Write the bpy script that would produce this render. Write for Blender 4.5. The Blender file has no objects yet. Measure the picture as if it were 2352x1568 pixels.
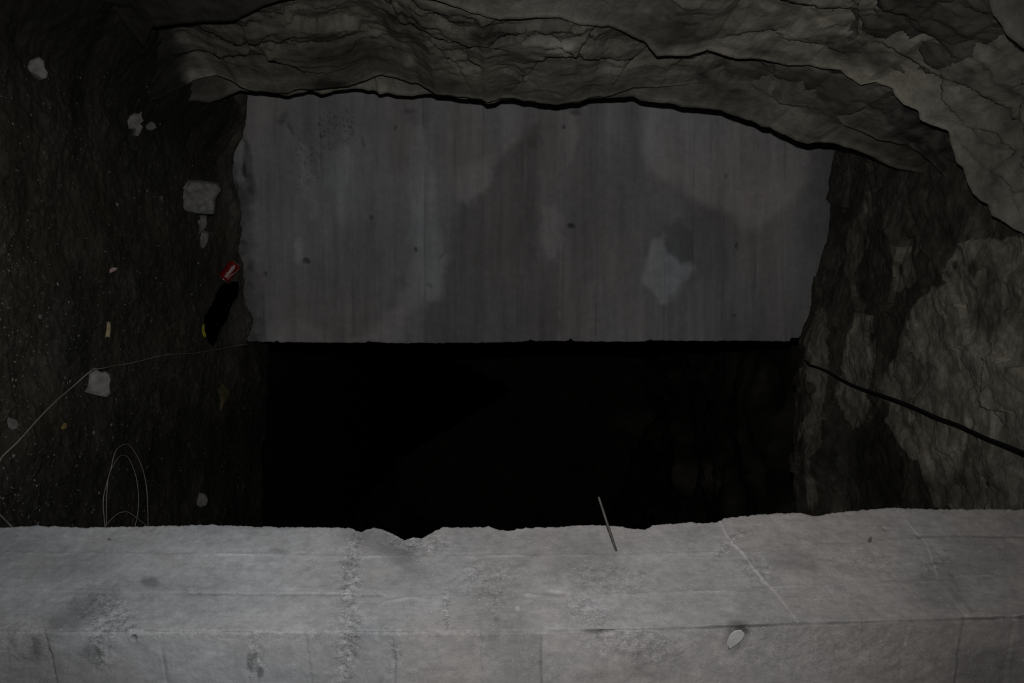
import bpy, bmesh, math, random
import numpy as np
from mathutils import Vector

C = bpy.context.scene.collection
SC = bpy.context.scene

# ------------------------------------------------------------------ camera, light, exposure
# The photograph was taken in portrait format and is shown lying on its side: the tunnel floor is at the
# picture's left, the roof at its right.  World: x = right, y = into the tunnel, z = up.
F, EYE = 1898.0, 1.45
cam_d = bpy.data.cameras.new('camera')
cam = bpy.data.objects.new('camera', cam_d)
C.objects.link(cam)
cam_d.sensor_fit = 'HORIZONTAL'
cam_d.sensor_width = 36.0
cam_d.lens = 36.0 * F / 2352.0
cam_d.clip_start = 0.05
cam.location = (0, 0, EYE)
from mathutils import Matrix
cam.matrix_world = Matrix(((0, -1, 0, 0), (0, 0, -1, 0), (1, 0, 0, EYE), (0, 0, 0, 1)))
SC.camera = cam

w = bpy.data.worlds.new('world')
w.use_nodes = True
w.node_tree.nodes['Background'].inputs[0].default_value = (0.02, 0.022, 0.025, 1)
w.node_tree.nodes['Background'].inputs[1].default_value = 0.0
SC.world = w

fl = bpy.data.lights.new('camera_flash', 'SPOT')       # the camera's own pop-up flash, beside the lens
fl.energy = 88.0
fl.color = (1.0, 0.985, 0.975)
fl.spot_size = math.radians(104)
fl.spot_blend = 1.0
fl.shadow_soft_size = 0.012
flo = bpy.data.objects.new('camera_flash', fl)
C.objects.link(flo)
flo.location = (-0.125, 0.03, EYE)
flo.rotation_euler = (math.radians(87), 0, math.radians(-4))

SC.view_settings.view_transform = 'Standard'
SC.view_settings.look = 'None'
SC.view_settings.gamma = 1.0
SC.view_settings.use_curve_mapping = False
SC.view_settings.exposure = 0.0


# ------------------------------------------------------------------ helpers
def P(X, Y, d):
    """photo pixel (2352 x 1568) at depth d -> world point"""
    return np.stack([d * (Y - 784.0) / F, d + 0.0 * X, EYE + d * (X - 1176.0) / F], -1)


def pix(p):
    y = np.maximum(p[..., 1], 0.05)
    return 1176.0 + (p[..., 2] - EYE) / y * F, 784.0 + p[..., 0] / y * F


def _hash(ix, iy, iz, seed):
    h = (ix.astype(np.int64) * 374761393 + iy.astype(np.int64) * 668265263
         + iz.astype(np.int64) * 2147483647 + seed * 1274126177) & 0xFFFFFFFF
    h = ((h ^ (h >> 13)) * 1274126177) & 0xFFFFFFFF
    h = ((h ^ (h >> 16)) * 2246822519) & 0xFFFFFFFF
    return ((h ^ (h >> 15)) & 0xFFFFFF) / float(0xFFFFFF)


def vnoise(p, seed=0):
    i = np.floor(p).astype(np.int64)
    f = p - i
    u = f * f * f * (f * (f * 6 - 15) + 10)
    r = 0.0
    for dx in (0, 1):
        wx = u[..., 0] if dx else 1 - u[..., 0]
        for dy in (0, 1):
            wy = u[..., 1] if dy else 1 - u[..., 1]
            for dz in (0, 1):
                wz = u[..., 2] if dz else 1 - u[..., 2]
                r = r + wx * wy * wz * _hash(i[..., 0] + dx, i[..., 1] + dy, i[..., 2] + dz, seed)
    return r * 2 - 1


def fbm(p, scale, octv=5, seed=0, gain=0.5):
    r, a, n = 0.0, 1.0, 0.0
    q = p * scale
    for o in range(octv):
        r = r + a * vnoise(q + 17.3 * o, seed + o)
        n += a
        a *= gain
        q = q * 2.03
    return r / n


def facets(p, scale, seed=0):
    """broken-rock facets: every cell is a tilted plane; returns (height, distance to cell border)"""
    q = p * scale
    i = np.floor(q).astype(np.int64)
    best = np.full(q.shape[:-1], 9.0)
    sec = np.full(q.shape[:-1], 9.0)
    val = np.zeros(q.shape[:-1])
    for dx in (-1, 0, 1):
        for dy in (-1, 0, 1):
            for dz in (-1, 0, 1):
                cx, cy, cz = i[..., 0] + dx, i[..., 1] + dy, i[..., 2] + dz
                ox = q[..., 0] - cx - _hash(cx, cy, cz, seed + 1)
                oy = q[..., 1] - cy - _hash(cx, cy, cz, seed + 2)
                oz = q[..., 2] - cz - _hash(cx, cy, cz, seed + 3)
                d = ox * ox + oy * oy + oz * oz
                h = (_hash(cx, cy, cz, seed + 4) - 0.5) + (ox * (_hash(cx, cy, cz, seed + 5) - .5)
                     + oy * (_hash(cx, cy, cz, seed + 6) - .5) + oz * (_hash(cx, cy, cz, seed + 7) - .5)) * 1.6
                near = d < best
                sec = np.where(near, best, np.minimum(sec, d))
                val = np.where(near, h, val)
                best = np.where(near, d, best)
    return val, np.sqrt(sec) - np.sqrt(best)


def sstep(a, b, x):
    t = np.clip((x - a) / (b - a), 0, 1)
    return t * t * (3 - 2 * t)


def seg_dist(X, Y, pts):
    """distance to a polyline and the side (sign) of it, in photo pixels"""
    best = np.full(X.shape, 1e9)
    side = np.zeros(X.shape)
    for (ax, ay), (bx, by) in zip(pts[:-1], pts[1:]):
        vx, vy = bx - ax, by - ay
        L = vx * vx + vy * vy + 1e-9
        t = np.clip(((X - ax) * vx + (Y - ay) * vy) / L, 0, 1)
        ex, ey = X - ax - t * vx, Y - ay - t * vy
        d = np.sqrt(ex * ex + ey * ey)
        s = vx * (Y - ay) - vy * (X - ax)
        m = d < best
        best = np.where(m, d, best)
        side = np.where(m, np.sign(s), side)
    return best, side


def inpoly(X, Y, poly):
    r = np.zeros(X.shape, bool)
    n = len(poly)
    for k in range(n):
        ax, ay = poly[k]
        bx, by = poly[(k + 1) % n]
        if ay == by:
            continue
        c = ((ay > Y) != (by > Y)) & (X < (bx - ax) * (Y - ay) / (by - ay) + ax)
        r ^= c
    return r


def resample(pts, n, jit=0.0, seed=0):
    pts = np.array(pts, float)
    s = np.concatenate([[0], np.cumsum(np.hypot(np.diff(pts[:, 0]), np.diff(pts[:, 1])))])
    t = np.linspace(0, s[-1], n)
    out = np.stack([np.interp(t, s, pts[:, k]) for k in range(pts.shape[1])], -1)
    if jit:
        q = np.stack([t / 22.0, np.zeros(n) + seed, np.zeros(n)], -1)
        out[:, 1] += jit * fbm(q, 1.0, 4, seed, 0.6) * 1.6
        out[:, 0] += jit * fbm(q + 40, 1.0, 4, seed + 9, 0.6)
    return out


def mesh_obj(name, verts, faces, mat, parent=None, smooth=True, attrs=None, base=None):
    me = bpy.data.meshes.new(name)
    v = np.asarray(verts, float).reshape(-1, 3)
    if base is not None:
        v = v - np.asarray(base)
    me.from_pydata([tuple(a) for a in v], [], faces)
    return _fin(name, me, mat, parent, smooth, attrs, base)


def _fin(name, me, mat, parent, smooth, attrs, base):
    if smooth:
        me.polygons.foreach_set('use_smooth', [True] * len(me.polygons))
    for k, a in (attrs or {}).items():
        at = me.attributes.new(k, 'FLOAT', 'POINT')
        at.data.foreach_set('value', np.asarray(a, np.float32).ravel())
    me.materials.append(mat)
    me.update()
    o = bpy.data.objects.new(name, me)
    C.objects.link(o)
    if parent is not None:
        o.parent = parent
    elif base is not None:
        o.location = base
    return o


def grid_obj(name, G, mat, parent=None, attrs=None, flip=False, kill=None):
    """G: (n, m, 3) points -> quad grid (built with foreach_set for speed)"""
    n, m = G.shape[:2]
    idx = np.arange(n * m).reshape(n, m)
    a, b, c, d = idx[:-1, :-1], idx[1:, :-1], idx[1:, 1:], idx[:-1, 1:]
    q = np.stack([a, d, c, b] if flip else [a, b, c, d], -1).reshape(-1, 4)
    if kill is not None:
        q = q[~kill.reshape(-1)]
    me = bpy.data.meshes.new(name)
    me.vertices.add(n * m)
    me.vertices.foreach_set('co', G.reshape(-1).astype(np.float32))
    me.loops.add(q.size)
    me.loops.foreach_set('vertex_index', q.reshape(-1).astype(np.int32))
    me.polygons.add(len(q))
    me.polygons.foreach_set('loop_start', np.arange(0, q.size, 4, dtype=np.int32))
    me.polygons.foreach_set('loop_total', np.full(len(q), 4, np.int32))
    me.validate()
    me.update(calc_edges=True)
    return _fin(name, me, mat, parent, True, attrs, None)


def normals(G):
    du = np.gradient(G, axis=0)
    dv = np.gradient(G, axis=1)
    n = np.cross(du, dv)
    return n / (np.linalg.norm(n, axis=-1, keepdims=True) + 1e-9)


def tag(o, label=None, cat=None, group=None, kind=None):
    if label: o['label'] = label
    if cat: o['category'] = cat
    if group: o['group'] = group
    if kind: o['kind'] = kind
    return o


# ------------------------------------------------------------------ materials
def mat_new(name):
    m = bpy.data.materials.new(name)
    m.use_nodes = True
    nt = m.node_tree
    return m, nt, nt.nodes, nt.links, nt.nodes['Principled BSDF']


def mineral(name, dark, mid, light, cool=None, warm=None, s_big=3.0, s_mid=16.0, s_fine=120.0, bump=0.35,
            bump_d=0.01, rough=0.9, spec=0.25, speck=None, stretch=(1, 1, 1), grit=0.0):
    """earth, rock or concrete: noise colour x 'tone' attribute, tinted by the 'tint' attribute"""
    m, nt, N, L, B = mat_new(name)
    tc = N.new('ShaderNodeTexCoord')
    mp = N.new('ShaderNodeMapping')
    mp.inputs['Scale'].default_value = stretch
    L.new(tc.outputs['Object'], mp.inputs['Vector'])

    def noise(sc, det, ro=0.6, vec=mp):
        n = N.new('ShaderNodeTexNoise')
        n.inputs['Scale'].default_value = sc
        n.inputs['Detail'].default_value = det
        n.inputs['Roughness'].default_value = ro
        L.new(vec.outputs[0], n.inputs['Vector'])
        return n
    n1, n2, n3 = noise(s_big, 6), noise(s_mid, 8, .68), noise(s_fine, 4, .7)

    def math_(op, a, b):
        k = N.new('ShaderNodeMath')
        k.operation = op
        for i, v in enumerate((a, b)):
            if isinstance(v, (int, float)):
                k.inputs[i].default_value = v
            else:
                L.new(v, k.inputs[i])
        return k.outputs[0]
    mixv = math_('ADD', math_('MULTIPLY', n1.outputs[0], .4),
                 math_('ADD', math_('MULTIPLY', n2.outputs[0], .4), math_('MULTIPLY', n3.outputs[0], .2)))
    r = N.new('ShaderNodeValToRGB')
    e = r.color_ramp.elements
    e[0].position, e[0].color = .33, (*dark, 1)
    e[1].position, e[1].color = .68, (*light, 1)
    k = e.new(.5)
    k.color = (*mid, 1)
    L.new(mixv, r.inputs[0])
    col = r.outputs[0]

    def attr(nm):
        a = N.new('ShaderNodeAttribute')
        a.attribute_name = nm
        return a.outputs['Fac']

    def mul(c1, c2):
        x = N.new('ShaderNodeMix')
        x.data_type = 'RGBA'
        x.blend_type = 'MULTIPLY'
        x.inputs[0].default_value = 1.0
        L.new(c1, x.inputs[6])
        L.new(c2, x.inputs[7])
        return x.outputs[2]
    tone = N.new('ShaderNodeCombineColor')
    ta = attr('tone')
    for i in range(3):
        L.new(ta, tone.inputs[i])
    col = mul(col, tone.outputs[0])
    if cool:
        x = N.new('ShaderNodeMix')
        x.data_type = 'RGBA'
        L.new(attr('tint'), x.inputs[0])
        x.inputs[6].default_value = (*cool, 1)
        x.inputs[7].default_value = (*warm, 1)
        col = mul(col, x.outputs[2])
    if speck:
        v = N.new('ShaderNodeTexVoronoi')
        v.inputs['Scale'].default_value = speck[0]
        L.new(mp.outputs[0], v.inputs['Vector'])
        lt = math_('LESS_THAN', v.outputs['Distance'], speck[1])
        sel = N.new('ShaderNodeSeparateColor')
        L.new(v.outputs['Color'], sel.inputs[0])
        lt = math_('MULTIPLY', lt, math_('GREATER_THAN', sel.outputs[0], speck[2]))
        x = N.new('ShaderNodeMix')
        x.data_type = 'RGBA'
        L.new(lt, x.inputs[0])
        L.new(col, x.inputs[6])
        x.inputs[7].default_value = (*speck[3], 1)
        col = x.outputs[2]
    L.new(col, B.inputs['Base Color'])
    B.inputs['Roughness'].default_value = rough
    B.inputs['Specular IOR Level'].default_value = spec
    bh = math_('ADD', math_('MULTIPLY', n2.outputs[0], 1.0), math_('MULTIPLY', n3.outputs[0], .45))
    if grit:
        g1 = noise(grit, 5, .75)
        g2 = noise(grit * 3.1, 3, .7)
        ga = attr('grit')
        gg = math_('SUBTRACT', math_('ADD', math_('MULTIPLY', g1.outputs[0], .6), math_('MULTIPLY', g2.outputs[0], .4)), .5)
        fac = math_('ADD', 1.0, math_('MULTIPLY', math_('MULTIPLY', gg, ga), 3.4))
        fc = N.new('ShaderNodeCombineColor')
        for i in range(3):
            L.new(fac, fc.inputs[i])
        L.new(mul(col, fc.outputs[0]), B.inputs['Base Color'])
        bh = math_('ADD', bh, math_('MULTIPLY', math_('MULTIPLY', gg, ga), 9.0))
    bp = N.new('ShaderNodeBump')
    bp.inputs['Strength'].default_value = bump
    bp.inputs['Distance'].default_value = bump_d
    L.new(bh, bp.inputs['Height'])
    L.new(bp.outputs[0], B.inputs['Normal'])
    return m


def plain(name, col, rough=.6, metal=0.0, var=.25, scale=40, spec=.3):
    m, nt, N, L, B = mat_new(name)
    n = N.new('ShaderNodeTexNoise')
    n.inputs['Scale'].default_value = scale
    n.inputs['Detail'].default_value = 5
    tc = N.new('ShaderNodeTexCoord')
    L.new(tc.outputs['Object'], n.inputs['Vector'])
    r = N.new('ShaderNodeValToRGB')
    r.color_ramp.elements[0].position = .3
    r.color_ramp.elements[1].position = .7
    r.color_ramp.elements[0].color = (*[c * (1 - var) for c in col], 1)
    r.color_ramp.elements[1].color = (*[min(1, c * (1 + var)) for c in col], 1)
    L.new(n.outputs[0], r.inputs[0])
    L.new(r.outputs[0], B.inputs['Base Color'])
    B.inputs['Roughness'].default_value = rough
    B.inputs['Metallic'].default_value = metal
    B.inputs['Specular IOR Level'].default_value = spec
    b = N.new('ShaderNodeBump')
    b.inputs['Strength'].default_value = .45
    b.inputs['Distance'].default_value = .004
    L.new(n.outputs[0], b.inputs['Height'])
    L.new(b.outputs[0], B.inputs['Normal'])
    return m


M_rock = mineral('rock', (.085, .082, .070), (.165, .160, .140), (.26, .253, .228), (1.0, 1.0, .99), (1.0, .965, .87),
                 s_big=2.2, s_mid=11, s_fine=75, bump=.55, bump_d=.012, rough=.8, spec=.3)
M_ceil = mineral('ceiling_rock', (.08, .074, .058), (.17, .162, .135), (.31, .30, .265), (1.0, 1.0, .99), (1.0, .96, .87),
                 s_big=2.5, s_mid=13, s_fine=80, bump=.5, bump_d=.012, rough=.82, spec=.25)
M_concrete = mineral('board_cast_concrete', (.215, .213, .213), (.275, .272, .272), (.335, .333, .333),
                     (.94, 1.0, 1.05), (1.05, .98, .95), s_big=1.6, s_mid=22, s_fine=190, bump=.18, bump_d=.004)
M_pillar = mineral('near_concrete', (.25, .248, .247), (.34, .337, .336), (.43, .427, .426),
                   (.955, 1.0, 1.045), (1.05, .985, .945), s_big=5, s_mid=38, s_fine=260, bump=.32, bump_d=.003,
                   speck=(190, .20, .90, (.55, .54, .53)), grit=85)
M_dirt = mineral('dark_earth', (.028, .0272, .0235), (.052, .0505, .0445), (.088, .086, .077), (1, 1, 1), (1.05, 1.0, .86),
                 s_big=3, s_mid=26, s_fine=150, bump=.6, bump_d=.012, rough=.95, spec=.15,
                 speck=(120, .20, .95, (.15, .145, .135)))
M_stone = plain('pale_stone', (.22, .212, .208), .9, var=.40, scale=34)
M_stone_grey = plain('grey_stone', (.17, .165, .16), .9, var=.3, scale=35)
M_chunk = plain('broken_concrete', (.185, .18, .177), .92, var=.42, scale=38)
M_gravel = plain('gravel', (.135, .13, .118), .9, var=.6, scale=9)
M_wood = plain('splintered_wood', (.36, .29, .17), .8, var=.35, scale=60)
M_leaf = plain('brown_leaf', (.075, .06, .032), .8, var=.3, scale=30)
M_wire = plain('galvanised_wire', (.27, .26, .22), .55, .15, var=.15)
M_cable = plain('black_rubber', (.010, .010, .010), .55, var=.2)
M_rod = plain('rusty_steel', (.085, .08, .074), .6, .3, var=.3, scale=120)
M_red = plain('red_lacquer', (.19, .006, .009), .35, .0, var=.2, spec=.5)
M_white = plain('white_print', (.42, .42, .42), .4, .0, var=.05)
M_alu = plain('aluminium', (.5, .5, .5), .35, .9, var=.1)
M_yellow = plain('yellow_plastic', (.30, .27, .02), .5, var=.2)
M_ochre = plain('ochre_stone', (.21, .15, .06), .9, var=.3)
M_pink = plain('pink_paper', (.42, .30, .29), .9, var=.25)


# ------------------------------------------------------------------ setting: dirt floor
def back_y(k):                         # depth of the far concrete wall along a sight line x = k y
    return 4.4495 / (1 - .338 * k)


HOLE = [(541, 646), (547, 660), (544, 676), (533, 700), (526, 716), (520, 735), (508, 752), (500, 768), (488, 793),
        (479, 786), (470, 765), (472, 735), (480, 712), (494, 690), (500, 668), (514, 652)]


def floor_z(x, y):
    p = np.stack([x, y, 0 * x], -1)
    z = .030 * fbm(p, 1.3, 4, 5) + .020 * fbm(p, 6.0, 5, 8)
    wl = -1.02 + .05 * fbm(p, 2.0, 3, 31)
    z = z + .17 * sstep(wl + .14, wl - .16, x) * (.85 + .4 * fbm(p, 3, 3, 77))
    dw = (4.05 + (x + 1.182) * .338) - y                          # distance in front of the far wall
    z = z + np.where((x < .02), .035 * sstep(.22, .0, np.abs(dw - .02)) * (1 + .9 * fbm(p, 9, 4, 12)), 0) * (dw > -.1)
    z = z - .75 * sstep(4.86, 5.15, y + .05 * fbm(p, 3, 3, 3)) * sstep(.01, .07, x)
    return z


ys = np.concatenate([np.linspace(-1.2, 1.9, 40)[:-1], np.linspace(1.9, 3.2, 230)[:-1], np.linspace(3.2, 5.2, 290)[:-1],
                     np.linspace(5.2, 14, 60)])
xs = np.concatenate([np.linspace(-2.4, -1.4, 16)[:-1], np.linspace(-1.4, 1.15, 400)[:-1], np.linspace(1.15, 2.6, 30)])
gx, gy = np.meshgrid(xs, ys, indexing='ij')
gp = np.stack([gx, gy, 0 * gx], -1)
fz = floor_z(gx, gy)
fh, fb = facets(gp + .03 * np.stack([fbm(gp, 14, 3, 1), fbm(gp, 14, 3, 2), 0 * gx], -1), 22, 4)
fz = fz + .007 * fbm(gp, 18, 4, 33) + .003 * fh + .006 * np.maximum(0, fbm(gp, 55, 3, 15)) ** 2 * 3 + .0022 * fbm(gp, 90, 2, 16)
G = np.stack([gx, gy, fz], -1)
HX, HY = pix(G)
hole = inpoly(HX + 5 * fbm(gp, 25, 3, 6), HY + 5 * fbm(gp + 5, 25, 3, 7), HOLE) & (gy > 3.6) & (gy < 4.6) & (gx < 0.05)
G[hole, 1] += .10
G[hole, 2] -= .05
hk = hole[:-1, :-1] & hole[1:, :-1] & hole[1:, 1:] & hole[:-1, 1:]       # burrow mouth cut open to the empty void so it stays black
hk = hk | (hole[:-1, :-1] | hole[1:, :-1] | hole[1:, 1:] | hole[:-1, 1:])
tone = 1.0 + .45 * fbm(gp, 2.1, 4, 50) + .35 * fbm(gp, 9, 4, 51)
tone *= 1.0 - .45 * sstep(-.62, -1.0, gx)                          # darker towards the left rock
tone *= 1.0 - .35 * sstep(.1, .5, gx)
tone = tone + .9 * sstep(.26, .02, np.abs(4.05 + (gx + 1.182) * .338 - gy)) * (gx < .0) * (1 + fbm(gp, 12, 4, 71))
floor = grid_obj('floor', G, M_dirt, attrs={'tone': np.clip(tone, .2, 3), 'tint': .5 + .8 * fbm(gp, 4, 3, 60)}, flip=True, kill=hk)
tag(floor, kind='structure')


def floor_hit(X, Y):
    """where the sight line of a photo pixel meets the dirt floor"""
    d = EYE * F / max(60.0, 1176.0 - X)
    for _ in range(4):
        x = d * (Y - 784) / F
        z = float(floor_z(np.array([x]), np.array([d]))[0])
        d = (EYE - z) * F / (1176.0 - X)
    return np.array([d * (Y - 784) / F, d, EYE + d * (X - 1176) / F])


# ------------------------------------------------------------------ setting: left rock wall and its slabs
RIM = [(300, 262, 3.36), (350, 243, 3.42), (400, 234, 3.46), (440, 233, 3.5), (480, 238, 3.52), (500, 232, 3.52), (520, 222, 3.52), (550, 210, 3.52), (600, 214, 3.5),
       (660, 221, 3.5), (695, 214, 3.5), (713, 208, 3.5), (741, 217, 3.5), (772, 210, 3.5), (792, 207, 3.5),
       (831, 205, 3.5), (846, 209, 3.5), (865, 210, 3.5), (871, 217, 3.5), (892, 214, 3.5), (912, 221, 3.5),
       (945, 221, 3.5), (984, 217, 3.48), (1007, 219, 3.45), (1035, 221, 3.4), (1050, 228, 3.38), (1106, 230, 3.35),
       (1119, 241, 3.35), (1137, 240, 3.35), (1150, 231, 3.35), (1181, 230, 3.35), (1216, 237, 3.35),
       (1247, 239, 3.35), (1275, 246, 3.35), (1303, 240, 3.33), (1329, 237, 3.32), (1354, 227, 3.3),
       (1405, 226, 3.3), (1454, 222, 3.3), (1469, 231, 3.3), (1548, 241, 3.28), (1563, 247, 3.28), (1655, 253, 3.27),
       (1676, 263, 3.26), (1724, 278, 3.25), (1750, 291, 3.24), (1765, 292, 3.24), (1801, 310, 3.22),
       (1827, 325, 3.22), (1852, 330, 3.22), (1904, 328, 3.2), (1929, 335, 3.2), (1980, 353, 3.2), (2019, 371, 3.2),
       (2044, 386, 3.2), (2083, 396, 3.2), (2117, 402, 3.2), (2140, 421, 3.2), (2157, 465, 3.22), (2200, 540, 3.2),
       (2260, 640, 3.2)]
FRONT = [(280, 262, 3.2), (330, 240, 3.25), (380, 225, 3.3), (420, 208, 3.34), (445, 190, 3.36), (480, 180, 3.36), (497, 177, 3.36), (530, 188, 3.36),
         (552, 203, 3.36), (575, 211, 3.38), (620, 217, 3.38), (660, 220, 3.38), (690, 208, 3.36), (735, 210, 3.34),
         (800, 201, 3.33), (830, 190, 3.32), (878, 174, 3.3), (915, 182, 3.3), (940, 190, 3.28), (960, 191, 3.28),
         (985, 207, 3.28), (1002, 218, 3.27), (1035, 221, 3.27), (1106, 229, 3.25), (1119, 238, 3.25),
         (1150, 229, 3.25), (1181, 229, 3.25), (1216, 236, 3.25), (1275, 244, 3.25), (1329, 236, 3.23),
         (1354, 226, 3.22), (1400, 223, 3.2), (1450, 205, 3.18), (1487, 204, 3.18), (1530, 201, 3.17), (1600, 192, 3.15),
         (1635, 183, 3.15), (1655, 195, 3.15), (1700, 195, 3.13), (1750, 197, 3.1), (1765, 205, 3.1), (1776, 228, 3.1),
         (1788, 240, 3.08), (1852, 247, 3.06), (1904, 252, 3.05), (1914, 264, 3.04), (1934, 289, 3.04),
         (1980, 305, 3.03), (2011, 320, 3.02), (2083, 334, 3.02), (2110, 350, 3.0), (2140, 375, 3.0), (2200, 440, 3.0),
         (2300, 560, 2.98), (2400, 680, 2.95)]
BED = [(330, 110, 2.9), (350, 65, 2.75), (420, 56, 2.7), (500, 52, 2.68), (540, 50, 2.66), (575, 35, 2.62), (610, 14, 2.58), (680, -8, 2.5),
       (780, -30, 2.45), (900, -60, 2.4), (1040, -90, 2.35)]
NEAR = [(700, -70, 2.3), (800, -40, 2.36), (900, -12, 2.42), (1000, 6, 2.5), (1080, 34, 2.56), (1150, 50, 2.6), (1230, 45, 2.6), (1290, 44, 2.62),
        (1330, 60, 2.64), (1400, 62, 2.66), (1455, 88, 2.7), (1480, 100, 2.72), (1507, 132, 2.76), (1583, 130, 2.76), (1622, 118, 2.76), (1686, 137, 2.78), (1750, 140, 2.8),
        (1809, 154, 2.8), (1852, 151, 2.78), (1883, 159, 2.76), (1929, 164, 2.74), (1939, 174, 2.74), (1960, 188, 2.74),
        (1975, 197, 2.74), (2008, 191, 2.72), (2047, 205, 2.7), (2052, 220, 2.7), (2072, 241, 2.68), (2106, 256, 2.66),
        (2111, 276, 2.66), (2139, 289, 2.66), (2175, 303, 2.64), (2180, 330, 2.64), (2193, 374, 2.64), (2209, 386, 2.62),
        (2218, 419, 2.6), (2232, 445, 2.58), (2249, 462, 2.56), (2266, 470, 2.55), (2275, 496, 2.53), (2304, 511, 2.5),
        (2352, 539, 2.46), (2420, 590, 2.4), (2520, 680, 2.32), (2640, 800, 2.25)]
CORNER = [(2020, -260, 2.0), (2130, -150, 2.05), (2220, -70, 2.1), (2270, 0, 2.12), (2277, 33, 2.12), (2300, 59, 2.1), (2310, 82, 2.1),
          (2352, 115, 2.08), (2430, 170, 2.05), (2560, 280, 2.0), (2700, 420, 1.95), (2850, 600, 1.9)]

# long cracks inside the slabs, each a ledge: (polyline, step height in m, reach in px)
CRACKS_FRONT = [
    ([(1150, 226), (1188, 199), (1219, 178), (1237, 153), (1257, 149), (1313, 147), (1322, 143), (1345, 110)], .022, 60),
    ([(1322, 143), (1340, 154), (1383, 162), (1412, 163)], .02, 50),
    ([(1400, 212), (1420, 182), (1450, 155), (1480, 128)], .03, 70),
    ([(1525, 195), (1530, 165), (1560, 150), (1620, 140)], .018, 45),
    ([(1150, 222), (1205, 217), (1250, 215), (1300, 226), (1340, 205), (1375, 200)], .016, 30),
    ([(560, 100), (572, 120), (600, 133), (630, 140), (650, 120)], .008, 30),
    ([(900, 30), (915, 60), (965, 85), (1000, 108), (1050, 112), (1100, 118)], .025, 60),
    ([(1030, 150), (1060, 170), (1080, 205)], .02, 50),
    ([(1600, 30), (1648, 24), (1700, 42), (1760, 62)], .02, 50)]
CRACKS_RIM = [
    ([(1495, 205), (1515, 220), (1570, 230), (1640, 231), (1700, 229)], .018, 40),
    ([(1776, 262), (1788, 290), (1805, 305), (1850, 310), (1880, 322)], .018, 40),
    ([(1775, 235), (1778, 275), (1760, 290)], .014, 40)]
CRACKS_NEAR = [
    ([(1795, 12), (1850, 25), (1900, 35), (1962, 39)], .03, 60),
    ([(1965, 42), (1962, 62), (1964, 88), (1948, 102), (1920, 108)], .035, 70),
    ([(1925, 0), (1965, 24), (2030, 32)], .018, 50),
    ([(1640, 95), (1700, 85), (1760, 82), (1800, 100), (1860, 112), (1915, 118)], .03, 60),
    ([(2060, 128), (2110, 155), (2160, 187), (2152, 200), (2160, 232), (2200, 275)], .035, 60),
    ([(2180, 30), (2230, 60), (2290, 68)], .022, 60),
    ([(2290, 110), (2320, 140), (2325, 180), (2335, 215), (2325, 270), (2340, 320)], .03, 60),
    ([(2225, 295), (2280, 310), (2300, 345), (2352, 400)], .025, 60),
    ([(2215, 345), (2260, 395), (2310, 425), (2330, 470)], .022, 60)]


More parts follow.
